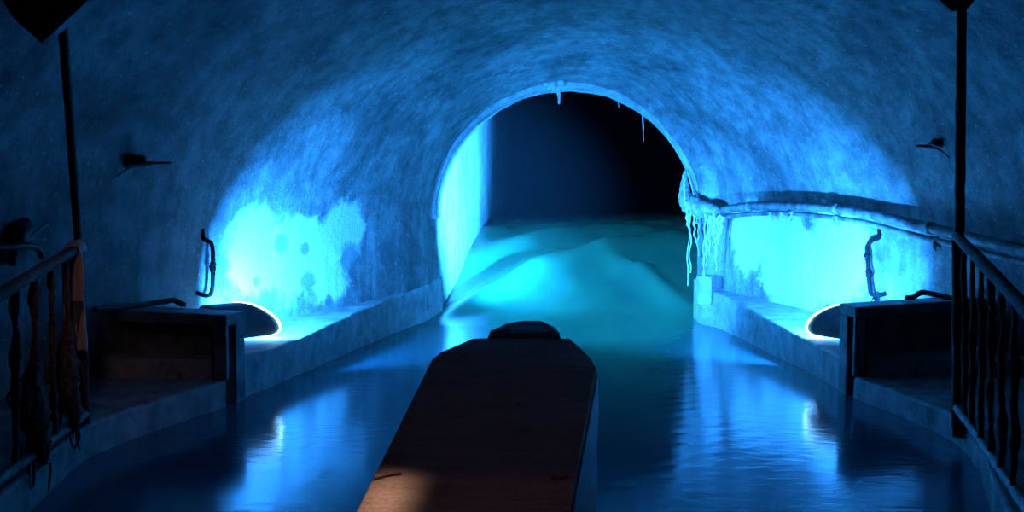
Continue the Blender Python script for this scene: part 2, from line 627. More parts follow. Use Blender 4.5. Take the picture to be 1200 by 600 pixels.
M_MIST = D.materials.new('thin spray mist')
M_MIST.use_nodes = True
_n = M_MIST.node_tree
_n.nodes.remove(_n.nodes['Principled BSDF'])
_v = _n.nodes.new('ShaderNodeVolumeScatter')
_v.inputs['Density'].default_value = 0.0026
_v.inputs['Anisotropy'].default_value = 0.2
_n.links.new(_v.outputs[0], _n.nodes['Material Output'].inputs['Volume'])
bm = bmesh.new()
rings = []
for q in range(4, 92, 8):
    sec = tsecs[q]
    c = sum(sec, Vector()) / len(sec)
    rings.append([bm.verts.new((c.x + (v.x - c.x) * 0.97, v.y, c.z + (v.z - c.z) * 0.97)) for v in sec[::6]])
for a_, b_ in zip(rings, rings[1:]):
    k = len(a_)
    for i in range(k):
        bm.faces.new((a_[i], a_[(i + 1) % k], b_[(i + 1) % k], b_[i]))
bm.faces.new(rings[0][::-1])
bm.faces.new(rings[-1])
bmesh.ops.recalc_face_normals(bm, faces=bm.faces)
o = done('mist', bm, M_MIST)
tag(o, 'thin blue mist hanging in the dark tunnel over the rushing water', 'mist')
o['kind'] = 'stuff'

# ------------------------------------------------------------------ floodlights in pipe hoods
BLUE = (0.018, 0.255, 1.0)


def floodlight(side, base, axis, length, rad, label, target, beam):
    base = Vector(base)
    root = thing('floodlight', base, label, 'floodlight', 'blue floodlights on the ledges')
    ax = Vector(axis).normalized()
    w = Vector((ax.y, -ax.x, 0))
    c0 = base + Vector((0, 0, rad + 0.03))
    bm = bmesh.new()
    seg, nl = 48, 10
    cut = 1.30                        # scoop-cut mouth: the underside reaches further forward

    def P(k, t, r):
        a = 2 * PI * k / seg
        ln = length * (0.66 - 0.20 * math.sin(a) - side * 0.20 * math.cos(a))
        return c0 + ax * (ln * t) + w * (math.cos(a) * r) + Vector((0, 0, math.sin(a) * r))
    outer = [[bm.verts.new(P(k, t / nl, rad)) for k in range(seg)] for t in range(nl + 1)]
    inner = [[bm.verts.new(P(k, t / nl, rad - 0.022)) for k in range(seg)] for t in range(nl + 1)]
    for g in (outer, inner):
        for a_, b_ in zip(g, g[1:]):
            for k in range(seg):
                bm.faces.new((a_[k], a_[(k + 1) % seg], b_[(k + 1) % seg], b_[k]))
    for k in range(seg):
        bm.faces.new((outer[-1][k], outer[-1][(k + 1) % seg], inner[-1][(k + 1) % seg], inner[-1][k]))
    bm.faces.new(outer[0])
    bm.faces.new(inner[0])
    bmesh.ops.recalc_face_normals(bm, faces=bm.faces)
    done('hood', bm, M_HOOD, root, True)
    o = tube_obj('lip_glow', [P(k % seg, 1.0, rad - 0.008) + ax * 0.006 for k in range(seg + 1)], 0.013, M_GLOW, root, 10)  # emissive bead stands in for lamplight on the hood lip
    o['label'] = 'glowing bead standing in for the lamplit lip of the hood'
    # lamp body inside the pipe and its lens
    lc = c0 + ax * (length * 0.55)
    aim = (ax + Vector((0, 0, 0.20))).normalized()
    lens_c = lc + aim * 0.03
    s1 = aim.cross(Vector((0, 0, 1))).normalized()
    s2 = s1.cross(aim)

    def disc(name, c, r0, r1, dep, mat):
        bm = bmesh.new()
        A_ = [bm.verts.new(c + (s1 * math.cos(2 * PI * k / 28) + s2 * math.sin(2 * PI * k / 28)) * r1) for k in range(28)]
        B_ = [bm.verts.new(c - aim * dep + (s1 * math.cos(2 * PI * k / 28) + s2 * math.sin(2 * PI * k / 28)) * r0) for k in range(28)]
        for k in range(28):
            bm.faces.new((A_[k], A_[(k + 1) % 28], B_[(k + 1) % 28], B_[k]))
        bm.faces.new(A_)
        bm.faces.new(B_[::-1])
        bmesh.ops.recalc_face_normals(bm, faces=bm.faces)
        return done(name, bm, mat, root, False)
    disc('lamp_body', lens_c - aim * 0.012, rad * 0.30, rad * 0.62, 0.10, M_DARK)
    disc('lens', lens_c, rad * 0.55, rad * 0.55, 0.010, M_GLOW)
    # finned aluminium foot between pipe and ledge
    bm = bmesh.new()
    ws = w * (-side)
    for k in range(4):
        o = c0 + ax * (0.02 + 0.03 * k) + ws * (rad * 0.55)
        pts = [o, o + ax * 0.010, o + ax * 0.010 + ws * 0.11, o + ws * 0.11]
        prism(bm, [(p.x, p.y) for p in pts], base.z + 0.004, base.z + 0.055)
    o = c0 + ax * 0.0 + ws * (rad * 0.2)
    pts = [o, o + ax * 0.16, o + ax * 0.16 + ws * 0.21, o + ws * 0.21]
    prism(bm, [(p.x, p.y) for p in pts], base.z - 0.004, base.z + 0.012)
    bmesh.ops.recalc_face_normals(bm, faces=bm.faces)
    f = done('cooling_fins', bm, M_ALU, root, False)
    f['label'] = 'bare aluminium fins under the hood'
    # the light the lamp gives: a wide flood and the reflector's forward beam
    L = D.lights.new('flood', 'AREA')
    L.shape = 'DISK'
    L.size = rad * 1.0
    L.energy = FLOOD_W
    L.color = BLUE
    L.spread = math.radians(140)
    lo = D.objects.new('flood_lamp', L)
    C.objects.link(lo)
    lo.location = lens_c + aim * 0.012
    lo.rotation_euler = (-Vector((side * 0.10, 1, 0.05)).normalized()).to_track_quat('Z', 'Y').to_euler()
    S = D.lights.new('beam', 'SPOT')
    S.energy = beam
    S.color = BLUE
    S.spot_size = math.radians(34)
    S.spot_blend = 1.0
    S.shadow_soft_size = 0.05
    so = D.objects.new('beam_lamp', S)
    C.objects.link(so)
    so.location = lens_c + aim * 0.03
    so.rotation_euler = (so.location - Vector(target)).to_track_quat('Z', 'Y').to_euler()
    return root


FLOOD_W = 600
floodlight(-1, (-2.98, 7.08, 0.345), (0.62, 0.78, 0), 0.66, 0.155, 'blue floodlight in a black scoop-cut pipe on the left ledge, its rim given a white glow', (1.55, 11.6, 0.9), 8000)
floodlight(1, (2.56, 7.66, 0.30), (-0.58, 0.81, 0), 0.66, 0.155, 'blue floodlight in a black scoop-cut pipe on the right ledge, beside the blazing white wall', (-1.85, 14.7, 1.9), 150000)

# ------------------------------------------------------------------ boat
boat = thing('punt', Vector((-0.3, 2.6, 0.0)), 'narrow brown wooden boat nosing into the tunnel in the middle of the channel', 'boat')


def dk(px, py, d):
    return at_y(px, py, d)


# deck outline, bow first, then down each side
nL, nR = dk(417, 600, 3.0), dk(667, 600, 3.0)
cL, cR = dk(506, 421, 4.20), dk(699, 430, 4.16)
kL, kR = dk(517, 412, 4.29), dk(693, 420, 4.27)
fL, fR = dk(555, 396, 4.57), dk(668, 396, 4.57)


def back(n, c, d):
    return n + (n - c).normalized() * d


rL, rR = back(nL, cL, 0.75), back(nR, cR, 0.75)
rL.z = nL.z - 0.06
rR.z = nR.z - 0.06
outline = [rL, nL, cL, kL, fL, fR, kR, cR, nR, rR]
bm = bmesh.new()
nu, nvv = 28, 12
left_line = catmull([rL, nL, cL, kL.lerp(cL, .3)], 8)
T = 0.035
# top and underside as an outlined board of even thickness
top = [bm.verts.new(p) for p in outline]
bot = [bm.verts.new(p - Vector((0, 0, T))) for p in outline]
n = len(outline)
for i in range(n):
    j = (i + 1) % n
    bm.faces.new((top[i], top[j], bot[j], bot[i]))
for g, fl in ((top, 0), (bot, 1)):
    for q in ((0, 1, 8, 9), (1, 2, 7, 8), (2, 3, 6, 7), (3, 4, 5, 6)):
        vs = [g[i] for i in q]
        bm.faces.new(vs[::-1] if fl else vs)
bevel_bm(bm, 0.008, 2)
done('deck', bm, M_DECK, boat, False)

# rear deck seam: a thin cross batten ridge is just a joint, with two torn splinters
def on_deck(px, py, lift=0.0):
    # plane through nL, nR, cL
    nrm = (nR - nL).cross(cL - nL).normalized()
    d = ray(px, py)
    return EYE + d * ((nL - EYE).dot(nrm) / d.dot(nrm)) + Vector((0, 0, lift))


for pts in (((438, 563), (455, 558), (470, 556)), ((646, 561), (656, 563), (664, 559)), ((604, 476), (610, 475.5))):
    tube_obj('splinter', catmull([on_deck(x, y, 0.006) for x, y in pts], 4), 0.006, M_CRUST, boat, 6, 0.5)

# hull: planked sides down to below the water, swim-headed bow, cockpit behind
def hull_ring(side):
    s = [(-1.5, side)]
gun = [cR, nR, rR, Vector((0.30, 0.9, 0.42)), Vector((0.42, -0.6, 0.42)), Vector((0.25, -2.0, 0.42))]
gunL = [cL, nL, rL, Vector((-1.38, 0.9, 0.42)), Vector((-1.40, -0.6, 0.42)), Vector((-1.15, -2.0, 0.42))]
gunL = [kL] + gunL
gunR = [kR] + gun
GL = catmull(gunL, 6)
GR = catmull(gunR, 6)
GL = [kL, cL.lerp(kL, .5), cL, cL.lerp(nL, .25), cL.lerp(nL, .5), cL.lerp(nL, .75), nL, nL.lerp(rL, .5), rL] + catmull(gunL[3:], 6)[1:]
GR = [kR, cR.lerp(kR, .5), cR, cR.lerp(nR, .25), cR.lerp(nR, .5), cR.lerp(nR, .75), nR, nR.lerp(rR, .5), rR] + catmull(gunR[3:], 6)[1:]


def side_panel(name, G, sgn):
    bm = bmesh.new()
    outer, inner = [], []
    for p in G:
        zt = p.z - 0.036 if p.y > 2.2 else p.z
        ro, ri = [], []
        for k in range(6):
            z = zt + (-0.14 - zt) * k / 5
            lap = 0.006 * (k % 2)
            ro.append(bm.verts.new((p.x - sgn * (0.004 - lap) + sgn * 0.012 * (1 - k / 5), p.y, z)))
            ri.append(bm.verts.new((p.x - sgn * 0.034, p.y, z)))
        outer.append(ro)
        inner.append(ri)
    for g, fl in ((outer, 0), (inner, 1)):
        for a_, b_ in zip(g, g[1:]):
            for k in range(5):
                bm.faces.new((a_[k], a_[k + 1], b_[k + 1], b_[k]))
    for a_, b_, c_, d_ in zip(outer, outer[1:], inner, inner[1:]):
        bm.faces.new((a_[0], b_[0], d_[0], c_[0]))
        bm.faces.new((a_[5], b_[5], d_[5], c_[5]))
    bm.faces.new(outer[0] + inner[0][::-1])
    bm.faces.new(outer[-1] + inner[-1][::-1])
    bmesh.ops.recalc_face_normals(bm, faces=bm.faces)
    return done(name, bm, M_HULL, boat, False)


side_panel('hull_side', GL, -1)
side_panel('hull_side', GR, 1)
# bow face: board across the nose, raked under
bm = bmesh.new()
tp = [kL, fL, fR, kR]
va = [bm.verts.new(p + Vector((0, -0.012, -T))) for p in tp]
vb = [bm.verts.new((p.x * 0.95 - 0.012, p.y - (0.30 if i in (1, 2) else 0.03), -0.14)) for i, p in enumerate(tp)]
vc = [bm.verts.new(v.co + Vector((0, -0.04, 0))) for v in va]
vd = [bm.verts.new(v.co + Vector((0, -0.04, 0))) for v in vb]
for i in range(3):
    bm.faces.new((va[i], va[i + 1], vb[i + 1], vb[i]))
    bm.faces.new((vc[i], vc[i + 1], vd[i + 1], vd[i]))
    bm.faces.new((va[i], va[i + 1], vc[i + 1], vc[i]))
    bm.faces.new((vb[i], vb[i + 1], vd[i + 1], vd[i]))
bm.faces.new((va[0], vb[0], vd[0], vc[0]))
bm.faces.new((va[3], vb[3], vd[3], vc[3]))
bmesh.ops.recalc_face_normals(bm, faces=bm.faces)
done('bow_board', bm, M_HULL, boat, False)
# floor boards and stern
bm = bmesh.new()
lo = [(p.x + 0.05, p.y, -0.06) for p in GL[2:]]
ro = [(p.x - 0.05, p.y, -0.06) for p in GR[2:]]
for a_, b_ in ((lo, ro),):
    A_ = [bm.verts.new(p) for p in a_]
    B_ = [bm.verts.new(p) for p in b_]
    A2 = [bm.verts.new((p[0], p[1], -0.1)) for p in a_]
    B2 = [bm.verts.new((p[0], p[1], -0.1)) for p in b_]
    for i in range(len(A_) - 1):
        bm.faces.new((A_[i], A_[i + 1], B_[i + 1], B_[i]))
        bm.faces.new((A2[i], A2[i + 1], B2[i + 1], B2[i]))
        bm.faces.new((A_[i], A_[i + 1], A2[i + 1], A2[i]))
        bm.faces.new((B_[i], B_[i + 1], B2[i + 1], B2[i]))
    bm.faces.new((A_[0], B_[0], B2[0], A2[0]))
    bm.faces.new((A_[-1], B_[-1], B2[-1], A2[-1]))
bmesh.ops.recalc_face_normals(bm, faces=bm.faces)
done('floor_boards', bm, M_HULL, boat, False)
block('stern_board', [(-1.15, -2.0), (0.25, -2.0), (0.25, -1.96), (-1.15, -1.96)], -0.14, 0.42, M_HULL, boat, 0.01)

# rounded stem head on the nose: a domed cap, shade of two hollows put on as dark beads
bm = bmesh.new()
plan = [(571, 396, 4.56), (574, 388, 4.64), (588, 381.5, 4.76), (607, 377.2, 4.84), (637, 377.2, 4.84), (650, 383, 4.75), (656, 390, 4.64), (657.5, 396, 4.56)]
tp = [dk(x, y, d) for x, y, d in plan]
mid = sum(tp, Vector()) / len(tp) + Vector((0, 0, 0.012))
a_ = [bm.verts.new(p) for p in tp]
i_ = [bm.verts.new(p.lerp(mid, .22) + Vector((0, 0, 0.012))) for p in tp]
b_ = [bm.verts.new(p + Vector((0, -0.02, -0.06))) for p in tp]
k = len(tp)
for i in range(k):
    bm.faces.new((a_[i], a_[(i + 1) % k], b_[(i + 1) % k], b_[i]))
    bm.faces.new((a_[i], a_[(i + 1) % k], i_[(i + 1) % k], i_[i]))
bm.faces.new(i_)
bm.faces.new(b_[::-1])
bevel_bm(bm, 0.006)
done('stem_head', bm, M_BOW, boat, False)
for xa, xb, yy in ((575, 589, 391.5), (634, 653, 390)):
    bm = bmesh.new()
    p0, p1 = dk(xa, yy, 4.60), dk(xb, yy + .6, 4.60)
    tube(bm, [p0, p0.lerp(p1, .3), p0.lerp(p1, .7), p1], [0.004, 0.011, 0.011, 0.004], 10)
    bmesh.ops.recalc_face_normals(bm, faces=bm.faces)
    done('hollow_shade', bm, M_DARK, boat, True)  # dark bead in place of the shade in a hollow

# ------------------------------------------------------------------ railings
def baluster_radii(n, seed, lumps):
    out = []
    for i in range(n + 1):
        t = i / n
        r = 0.014 + 0.006 * noise.noise(Vector((t * 7, seed, 0)))
        for c, w, a in lumps:
            r += 0.55 * a * math.exp(-((t - c) / w) ** 2)
        out.append(r)
    return out


def railing(label, P0t, P0b, P1t, P1b, ext, n, seed, lumps):
    root = thing('railing', at_y(*P0b), label, 'railing', 'rusty railings on the banks')
    P0t, P0b = at_y(*P0t), at_y(*P0b)
    P1t, P1b = at_y(*P1t), at_y(*P1b)
    P1t, P1b = P0t.lerp(P1t, ext), P0b.lerp(P1b, ext)
    tube_obj('handrail', catmull([P0t.lerp(P1t, i / 8) + Vector((0, 0, 0.006 * noise.noise(Vector((i, seed, 0))))) for i in range(9)], 4), 0.03, M_RUST, root, 14, 0.08, seed)
    tube_obj('bottom_rail', catmull([P0b.lerp(P1b, i / 8) for i in range(9)], 8), 0.026, M_PIPE, root, 12, 0.35, seed)
    tube_obj('post', [(P0b.x, P0b.y, 0.14)] + [P0b.lerp(P0t, i / 10) for i in range(11)], 0.03, M_RUST, root, 12, 0.15, seed)
    tube_obj('post', [(P1b.x, P1b.y, 0.14)] + [P1b.lerp(P1t, i / 10) for i in range(11)], 0.03, M_RUST, root, 12, 0.15, seed)
    for k in range(1, n):
        a, b = P0b.lerp(P1b, k / n), P0t.lerp(P1t, k / n)
        m = 26
        pts = [a.lerp(b, i / m) + Vector((noise.noise(Vector((i * .3, k, seed))), noise.noise(Vector((i * .3, k + 9, seed))), 0)) * 0.008 for i in range(m + 1)]
        tube_obj('baluster', pts, baluster_radii(m, seed + k, lumps.get(k, ())), M_CRUST, root, 12, 0.35, seed + k)
    return root


lumpsL = {1: [(.48, .12, .030), (.35, .10, .035), (.2, .08, .02), (.92, .05, .016)], 2: [(.2, .04, .015), (.9, .05, .014), (.55, .05, .008)],
          3: [(.30, .13, .045), (.12, .10, .03), (.88, .06, .03), (.5, .08, .02)], 4: [(.9, .06, .02), (.62, .08, .022), (.35, .05, .012), (.42, .05, .014)], 5: [(.5, .1, .02)]}
railing('rusty railing with crusted balusters on the left bank, pink rag on its end post',
        (92, 290, 5.10), (100, 486, 5.10), (0, 345, 3.77), (0, 562, 3.77), 1.7, 8, 3.1, lumpsL)
lumpsR = {1: [(.4, .05, .01), (.2, .05, .012)], 2: [(.55, .06, .010), (.3, .05, .012)], 3: [(.5, .06, .012)], 4: [(.35, .06, .014), (.7, .05, .01)], 5: [(.25, .06, .016)], 6: [(.62, .05, .016), (.3, .06, .012)], 7: [(.45, .05, .01)]}
railing('dark iron railing with thin balusters on the right bank, meeting the tall black pole',
        (1122, 277, 5.56), (1122, 477, 5.56), (1200, 360, 3.75), (1200, 590, 3.75), 1.5, 10, 8.4, lumpsR)

# tall poles rising from the rail ends to ceiling plates
def pole(px0, py0, px1, py1, y, y1, r, label, plate_pts, plate_y):
    base = at_y(px0, py0, y)
    topp = at_y(px1, py1, y1)
    root = thing('pole', Vector((base.x, base.y, base.z)), label, 'pole', 'tall poles beside the railings')
    m = 40
    tube_obj('shaft', [base.lerp(topp, i / m) for i in range(m + 1)], r, M_RUST, root, 14, 0.16, px0)
    bm = bmesh.new()
    f = [at_y(x, yy, plate_y) for x, yy in plate_pts]
    a_ = [bm.verts.new(p + Vector((0, -0.03, 0))) for p in f]
    b_ = [bm.verts.new(p + Vector((0, 0.03, 0))) for p in f]
    k = len(f)
    for i in range(k):
        bm.faces.new((a_[i], a_[(i + 1) % k], b_[(i + 1) % k], b_[i]))
    bm.faces.new(a_)
    bm.faces.new(b_[::-1])
    bevel_bm(bm, 0.01)
    o = done('ceiling_bracket', bm, M_DARK, root, False)
    return root


pole(92, 288, 73, 20, 5.14, 4.3, 0.022, 'thin rusty pole rising from the left railing to a dark angular bracket', ((52, 52), (128, -18), (90, -75), (-20, -40), (20, 24)), 4.26)
pole(1122, 512, 1127, 2, 5.62, 5.62, 0.029, 'tall black pole standing at the end of the right railing', ((1113, 14), (1133, 11), (1152, -14), (1150, -40), (1080, -40), (1086, -10)), 5.62)

# the pink rag over the left rail end
def ribbon(bm, left, right, thick, nfold, seed, nz=30, nw=14, depth=0.03, ydir=Vector((0, -1, 0))):
    L_, R_ = catmull(left, 8), catmull(right, 8)
    n = min(len(L_), len(R_))
    g = []
    for s in (0, 1):
        gg = []
        for i in range(n):
            row = []
            for k in range(nw + 1):
                t = k / nw
                p = L_[i].lerp(R_[i], t)
                wv = depth * math.sin(t * PI * nfold + seed + 0.35 * i / n) + 0.01 * noise.noise(p * 12)
                row.append(bm.verts.new(p + ydir * (wv + (thick if s else 0))))
            gg.append(row)
        g.append(gg)
    for gg in g:
        for i in range(n - 1):
            for k in range(nw):
                bm.faces.new((gg[i][k], gg[i][k + 1], gg[i + 1][k + 1], gg[i + 1][k]))
    for i in range(n - 1):
        for k in (0, nw):
            bm.faces.new((g[0][i][k], g[0][i + 1][k], g[1][i + 1][k], g[1][i][k]))
    for i in (0, n - 1):
        for k in range(nw):
            bm.faces.new((g[0][i][k], g[0][i][k + 1], g[1][i][k + 1], g[1][i][k]))


yy = 4.99
rag = thing('rag', at_y(90, 300, yy), 'faded pink rag draped over the end of the left railing', 'rag')
bm = bmesh.new()
ribbon(bm, [at_y(x, y, yy) for x, y in ((79, 292), (78, 310), (76, 350), (79, 380), (82, 408))],
       [at_y(x, y, yy) for x, y in ((93, 284), (99, 310), (100, 345), (102, 380), (104, 412))], 0.012, 4, 0.4, depth=0.022)
tube(bm, [at_y(76, 297, 5.0), at_y(84, 291, 5.0), at_y(94, 287, 5.03), at_y(98, 292, 5.08)], [0.02, 0.04, 0.04, 0.02], 12, 0.3)
bmesh.ops.recalc_face_normals(bm, faces=bm.faces)
done('cloth', bm, M_CLOTH, rag, True)
bm = bmesh.new()
ribbon(bm, [at_y(x, y, yy - .03) for x, y in ((84, 352), (86, 370), (88, 398))], [at_y(x, y, yy - .03) for x, y in ((99, 353), (94, 370), (91, 398))], 0.008, 2, 1.0, nw=6, depth=0.008)
bmesh.ops.recalc_face_normals(bm, faces=bm.faces)
o = done('torn_strip', bm, M_PIPE, rag, True)
o['label'] = 'grey torn strip of cloth'

# clumps of tangled debris caught on the left balusters
for (pts, r, lab) in ((((40, 425), (37, 455), (41, 490), (46, 520), (52, 545)), (.03, .05, .06, .05, .015), 'shaggy brown clump of debris caught on the near part of the left railing'),
                      (((74, 400), (77, 425), (80, 455), (86, 478), (90, 500)), (.025, .06, .06, .05, .012), 'shaggy brown clump of debris hanging below the pink rag')):
    y = 4.25 if pts[0][0] < 60 else 4.86
    P_ = [at_y(a, b, y - 0.04) for a, b in pts]
    o = thing('debris_clump', P_[0], lab, 'debris', 'debris clumps caught on the left railing')
    n = 8
    path = catmull(P_, n)
    rr = np.interp(np.linspace(0, 1, len(path)), np.linspace(0, 1, len(r)), r)
    bm = bmesh.new()
    tube(bm, path, list(rr), 16, 0.55, 2.2)
    bmesh.ops.recalc_face_normals(bm, faces=bm.faces)
    done('matted_clump', bm, M_CRUST, o, True)
    bm = bmesh.new()
    for k in range(26):
        p = random.choice(path[4:])
        q = p + Vector((random.uniform(-.06, .06), random.uniform(-.07, -.02), random.uniform(-.02, .04)))
        tube(bm, catmull([q, q + Vector((random.uniform(-.03, .03), -.01, -.06)), q + Vector((random.uniform(-.04, .04), -.01, -.14))], 4), [0.006] * 8 + [0.002], 5)
    bmesh.ops.recalc_face_normals(bm, faces=bm.faces)
    done('fringe', bm, M_CRUST, o, True)

# ------------------------------------------------------------------ conduits along the right wall
def conduit(pix, r, off, label):
    P_ = [vault_at(x, y, off) for x, y in pix]
    path = catmull(P_, 10)
    root = thing('conduit', path[0], label, 'conduit', 'conduits along the right wall')
    bm = bmesh.new()
    tube(bm, path, r, 14, 0.12, r * 100)
    bmesh.ops.recalc_face_normals(bm, faces=bm.faces)
    done('tube', bm, M_PIPE, root, True)
    return root, path


c1, path1 = conduit(((838, 248), (870, 243), (910, 241), (960, 243), (1010, 249), (1060, 260), (1110, 272), (1160, 284), (1215, 298), (1290, 318), (1380, 340)), 0.047, 0.17, 'upper and thicker of the two grey conduits running along the right wall')
c2, path2 = conduit(((852, 254), (880, 251), (920, 250), (960, 253), (1010, 260), (1050, 270), (1090, 280), (1130, 290), (1200, 308), (1290, 332)), 0.026, 0.19, 'lower and thinner of the two grey conduits running along the right wall')
for px, i in ((877, 0), (982, 0), (1092, 0)):
    p = min(path1, key=lambda q: abs((q - EYE).dot(RT) / (q - EYE).dot(FW) - (px - 600) / F))
    k = path1.index(p)
    t = (path1[min(k + 1, len(path1) - 1)] - path1[k - 1]).normalized()
    tube_obj('pipe_clamp', [p - t * 0.03, p - t * 0.025, p + t * 0.025, p + t * 0.03], [0.045, 0.058, 0.058, 0.045], M_PIPE, c1, 14, 0.1)
# tatters hanging from the conduits
for px in (905, 916, 926, 980, 1097):
    p0 = min(path2, key=lambda q: abs((q - EYE).dot(RT) / (q - EYE).dot(FW) - (px - 600) / F))
    bm = bmesh.new()
    k0 = path2.index(p0)
    tube(bm, [path2[max(k0 - 1, 0)], p0, path2[min(k0 + 1, len(path2) - 1)]], [0.02, 0.035, 0.02], 10, 0.4, px)
    for k in range(9):
        p = p0 + Vector((random.uniform(-.03, .03), random.uniform(-.03, 0), -0.01))
        l = random.uniform(.05, .10)
        tube(bm, [p, p + Vector((random.uniform(-.02, .02), 0, -l * .5)), p + Vector((random.uniform(-.03, .03), 0, -l))], [0.010, 0.007, 0.002], 5)
    bmesh.ops.recalc_face_normals(bm, faces=bm.faces)
    done('tatter', bm, M_RAG, c2, True)

# the thick rag bound round the right jamb and its strands
root = thing('bound_rag', at_y(820, 245, 11.3), 'thick grey rag with hanging pale strands bound round the tunnel mouth', 'rag')
P_ = [at_y(803, 200, 11.62), at_y(802, 222, 11.55), at_y(806, 236, 11.45), at_y(818, 244, 11.30), at_y(832, 247, 11.12), at_y(840, 249, 11.0)]
path = catmull(P_, 8)
rr = list(np.interp(np.linspace(0, 1, len(path)), [0, .15, .45, .8, 1], [.02, .05, .12, .10, .055]))
tube_obj('wrapped_cloth', path, rr, M_RAG, root, 20, 0.25, 1.0)
for i, (x, y0, y1, r) in enumerate(((803, 236, 258, .009), (806, 240, 275, .011), (809, 242, 320, .008), (812, 245, 285, .010), (815, 245, 262, .010), (818, 248, 300, .007), (808, 240, 345 - 10, .006), (802, 205, 235, .010))):
    p0, p1 = at_y(x, y0, 11.30), at_y(x + random.uniform(-3, 3), y1, 11.26)
    m = 9
    pts = [p0.lerp(p1, k / m) + Vector((random.uniform(-.016, .016), random.uniform(-.012, .012), 0)) for k in range(m + 1)]
    tube_obj('strand', catmull(pts, 3), r, M_FIBRE, root, 7, 0.4, i)
for i, (x, y0, y1, r) in enumerate(((836, 250, 290, .016), (831, 252, 312, .013), (842, 252, 300, .018), (828, 252, 345, .009), (839, 254, 318, .012), (846, 254, 280, .02), (834, 252, 300, .014), (825, 250, 330, .007))):
    p0, p1 = at_y(x, y0, 10.98), at_y(x + random.uniform(-4, 1), y1, 11.0)
    m = 9
    pts = [p0.lerp(p1, k / m) + Vector((random.uniform(-.02, .02), random.uniform(-.012, .012), 0)) for k in range(m + 1)]
    rs = [r * (1 - .6 * k / 27) for k in range(28)]
    tube_obj('strand', catmull(pts, 3), rs, M_FIBRE, root, 7, 0.4, i + 20)

# ------------------------------------------------------------------ wall rungs
def rung(pix, offs, r, label, tuft):
    P_ = [vault_at(x, y, o) for (x, y), o in zip(pix, offs)]
    root = thing('wall_rung', P_[0], label, 'rung', 'iron rungs fixed to the walls')
    path = catmull(P_, 6)
    tube_obj('bar', path, r, M_IRON, root, 10, 0.15, pix[0][0])
    for (x, y, n, l) in tuft:
        bm = bmesh.new()
        p = min(path, key=lambda q: abs(q.z - vault_at(x, y, 0.1).z))
        k0 = max(1, min(path.index(p), len(path) - 2))
        tube(bm, path[k0 - 1:k0 + 2], [r, r * 1.5, r], 10, 0.3)
        for k in range(n):
            q = p + Vector((random.uniform(-.012, .012), random.uniform(-.012, .012), random.uniform(-.02, .02)))
            tube(bm, [q, q + Vector((random.uniform(-.025, .025), -.01, -l * .5)), q + Vector((random.uniform(-.03, .03), -.005, -l))], [0.007, 0.006, 0.002], 5)
        bmesh.ops.recalc_face_normals(bm, faces=bm.faces)
        done('tuft', bm, M_IRON, root, True)
    return root


rung(((237, 268), (238, 279), (242, 282), (248, 286), (249.5, 300), (249.5, 320), (248.5, 340), (245, 346), (238, 346), (230, 343)), (0, .03, .06, .1, .13, .13, .13, .11, .07, 0.01), 0.019,
     'bent iron rung on the left wall, dark against the lit render', ((249, 308, 9, .05), (249, 318, 6, .04)))
rung(((1031, 268), (1030, 278), (1022, 282), (1016, 290), (1017, 305), (1018, 325), (1020, 342), (1025, 346), (1032, 346), (1038, 344)), (0, .04, .08, .12, .13, .13, .13, .1, .05, 0.01), 0.021,
     'bent iron rung on the right wall, hung with tufts', ((1016, 300, 10, .08), (1017, 318, 8, .07), (1025, 346, 9, .09)))

# ------------------------------------------------------------------ iron stubs bristling from the walls
def stub(px, py, label, mirror, size=1.0):
    p = vault_at(px, py, 0.0)
    root = thing('iron_stub', p, label, 'iron stub', 'rusty iron stubs in the vault')
    bm = bmesh.new()
    inn = (EYE - p).normalized()
    s = 0.16 * size
    tube(bm, catmull([p + RT * (-s * 1.4) + inn * .02, p + RT * (-s * .3) + inn * .05, p + RT * (s * .8) + inn * .06, p + RT * (s * 1.8) + inn * .03], 6), [0.004] + [.010] * 17 + [.004], 7, 0.3)
    bmesh.ops.recalc_face_normals(bm, faces=bm.faces)
    done('bar', bm, M_RUST, root, True)
    bm = bmesh.new()
    tube(bm, catmull([p + RT * (-s * .5) + UP * .01, p + inn * .07 + UP * (.02), p + RT * s * .6 + UP * .025 + inn * .03], 6), [0.02] + [.042 * size] * 11 + [.012], 12, 0.7, px)
    bmesh.ops.recalc_face_normals(bm, faces=bm.faces)
    done('rust_lump', bm, M_DARK, root, True)
    tube_obj('wire', catmull([p + RT * (s * .9 * mirror) + inn * .06 - UP * .01, p + RT * (-s * .1 * mirror) + inn * .1 - UP * .03, p + RT * (-s * .8 * mirror) + inn * .11 - UP * .10], 6), 0.008, M_PIPE, root, 6, 0.2)
    return root


stub(157, 191, 'rusty iron stub with a bent wire jutting from the left vault above the culvert', 1)
stub(1098, 171, 'rusty iron stub jutting from the right vault beside the black pole', -1, 0.8)

# bent iron bracket low on the far left, behind the railing
root = thing('iron_bracket', vault_at(25, 282), 'bent black iron bracket on the left wall behind the railing', 'bracket')
tube_obj('arm', catmull([vault_at(-12, 289, .12), vault_at(8, 290, .16), vault_at(30, 288, .18), vault_at(43, 290, .16), vault_at(49, 301, .12)], 6), 0.024, M_DARK, root, 10, .2)
tube_obj('fixing', catmull([vault_at(14, 310, .05), vault_at(18, 290, .09), vault_at(24, 272, .08), vault_at(30, 262, .02)], 6), [.03] * 8 + [.06] * 8 + [.05] * 3, M_DARK, root, 12, .4)
tube_obj('wire', catmull([vault_at(30, 283, .1), vault_at(42, 272, .08), vault_at(57, 262, .03)], 6), 0.008, M_PIPE, root, 6)

# hoses on the culvert tops
def lay(pts, z):
    return [Vector((p.x, p.y, max(p.z, z))) for p in pts]


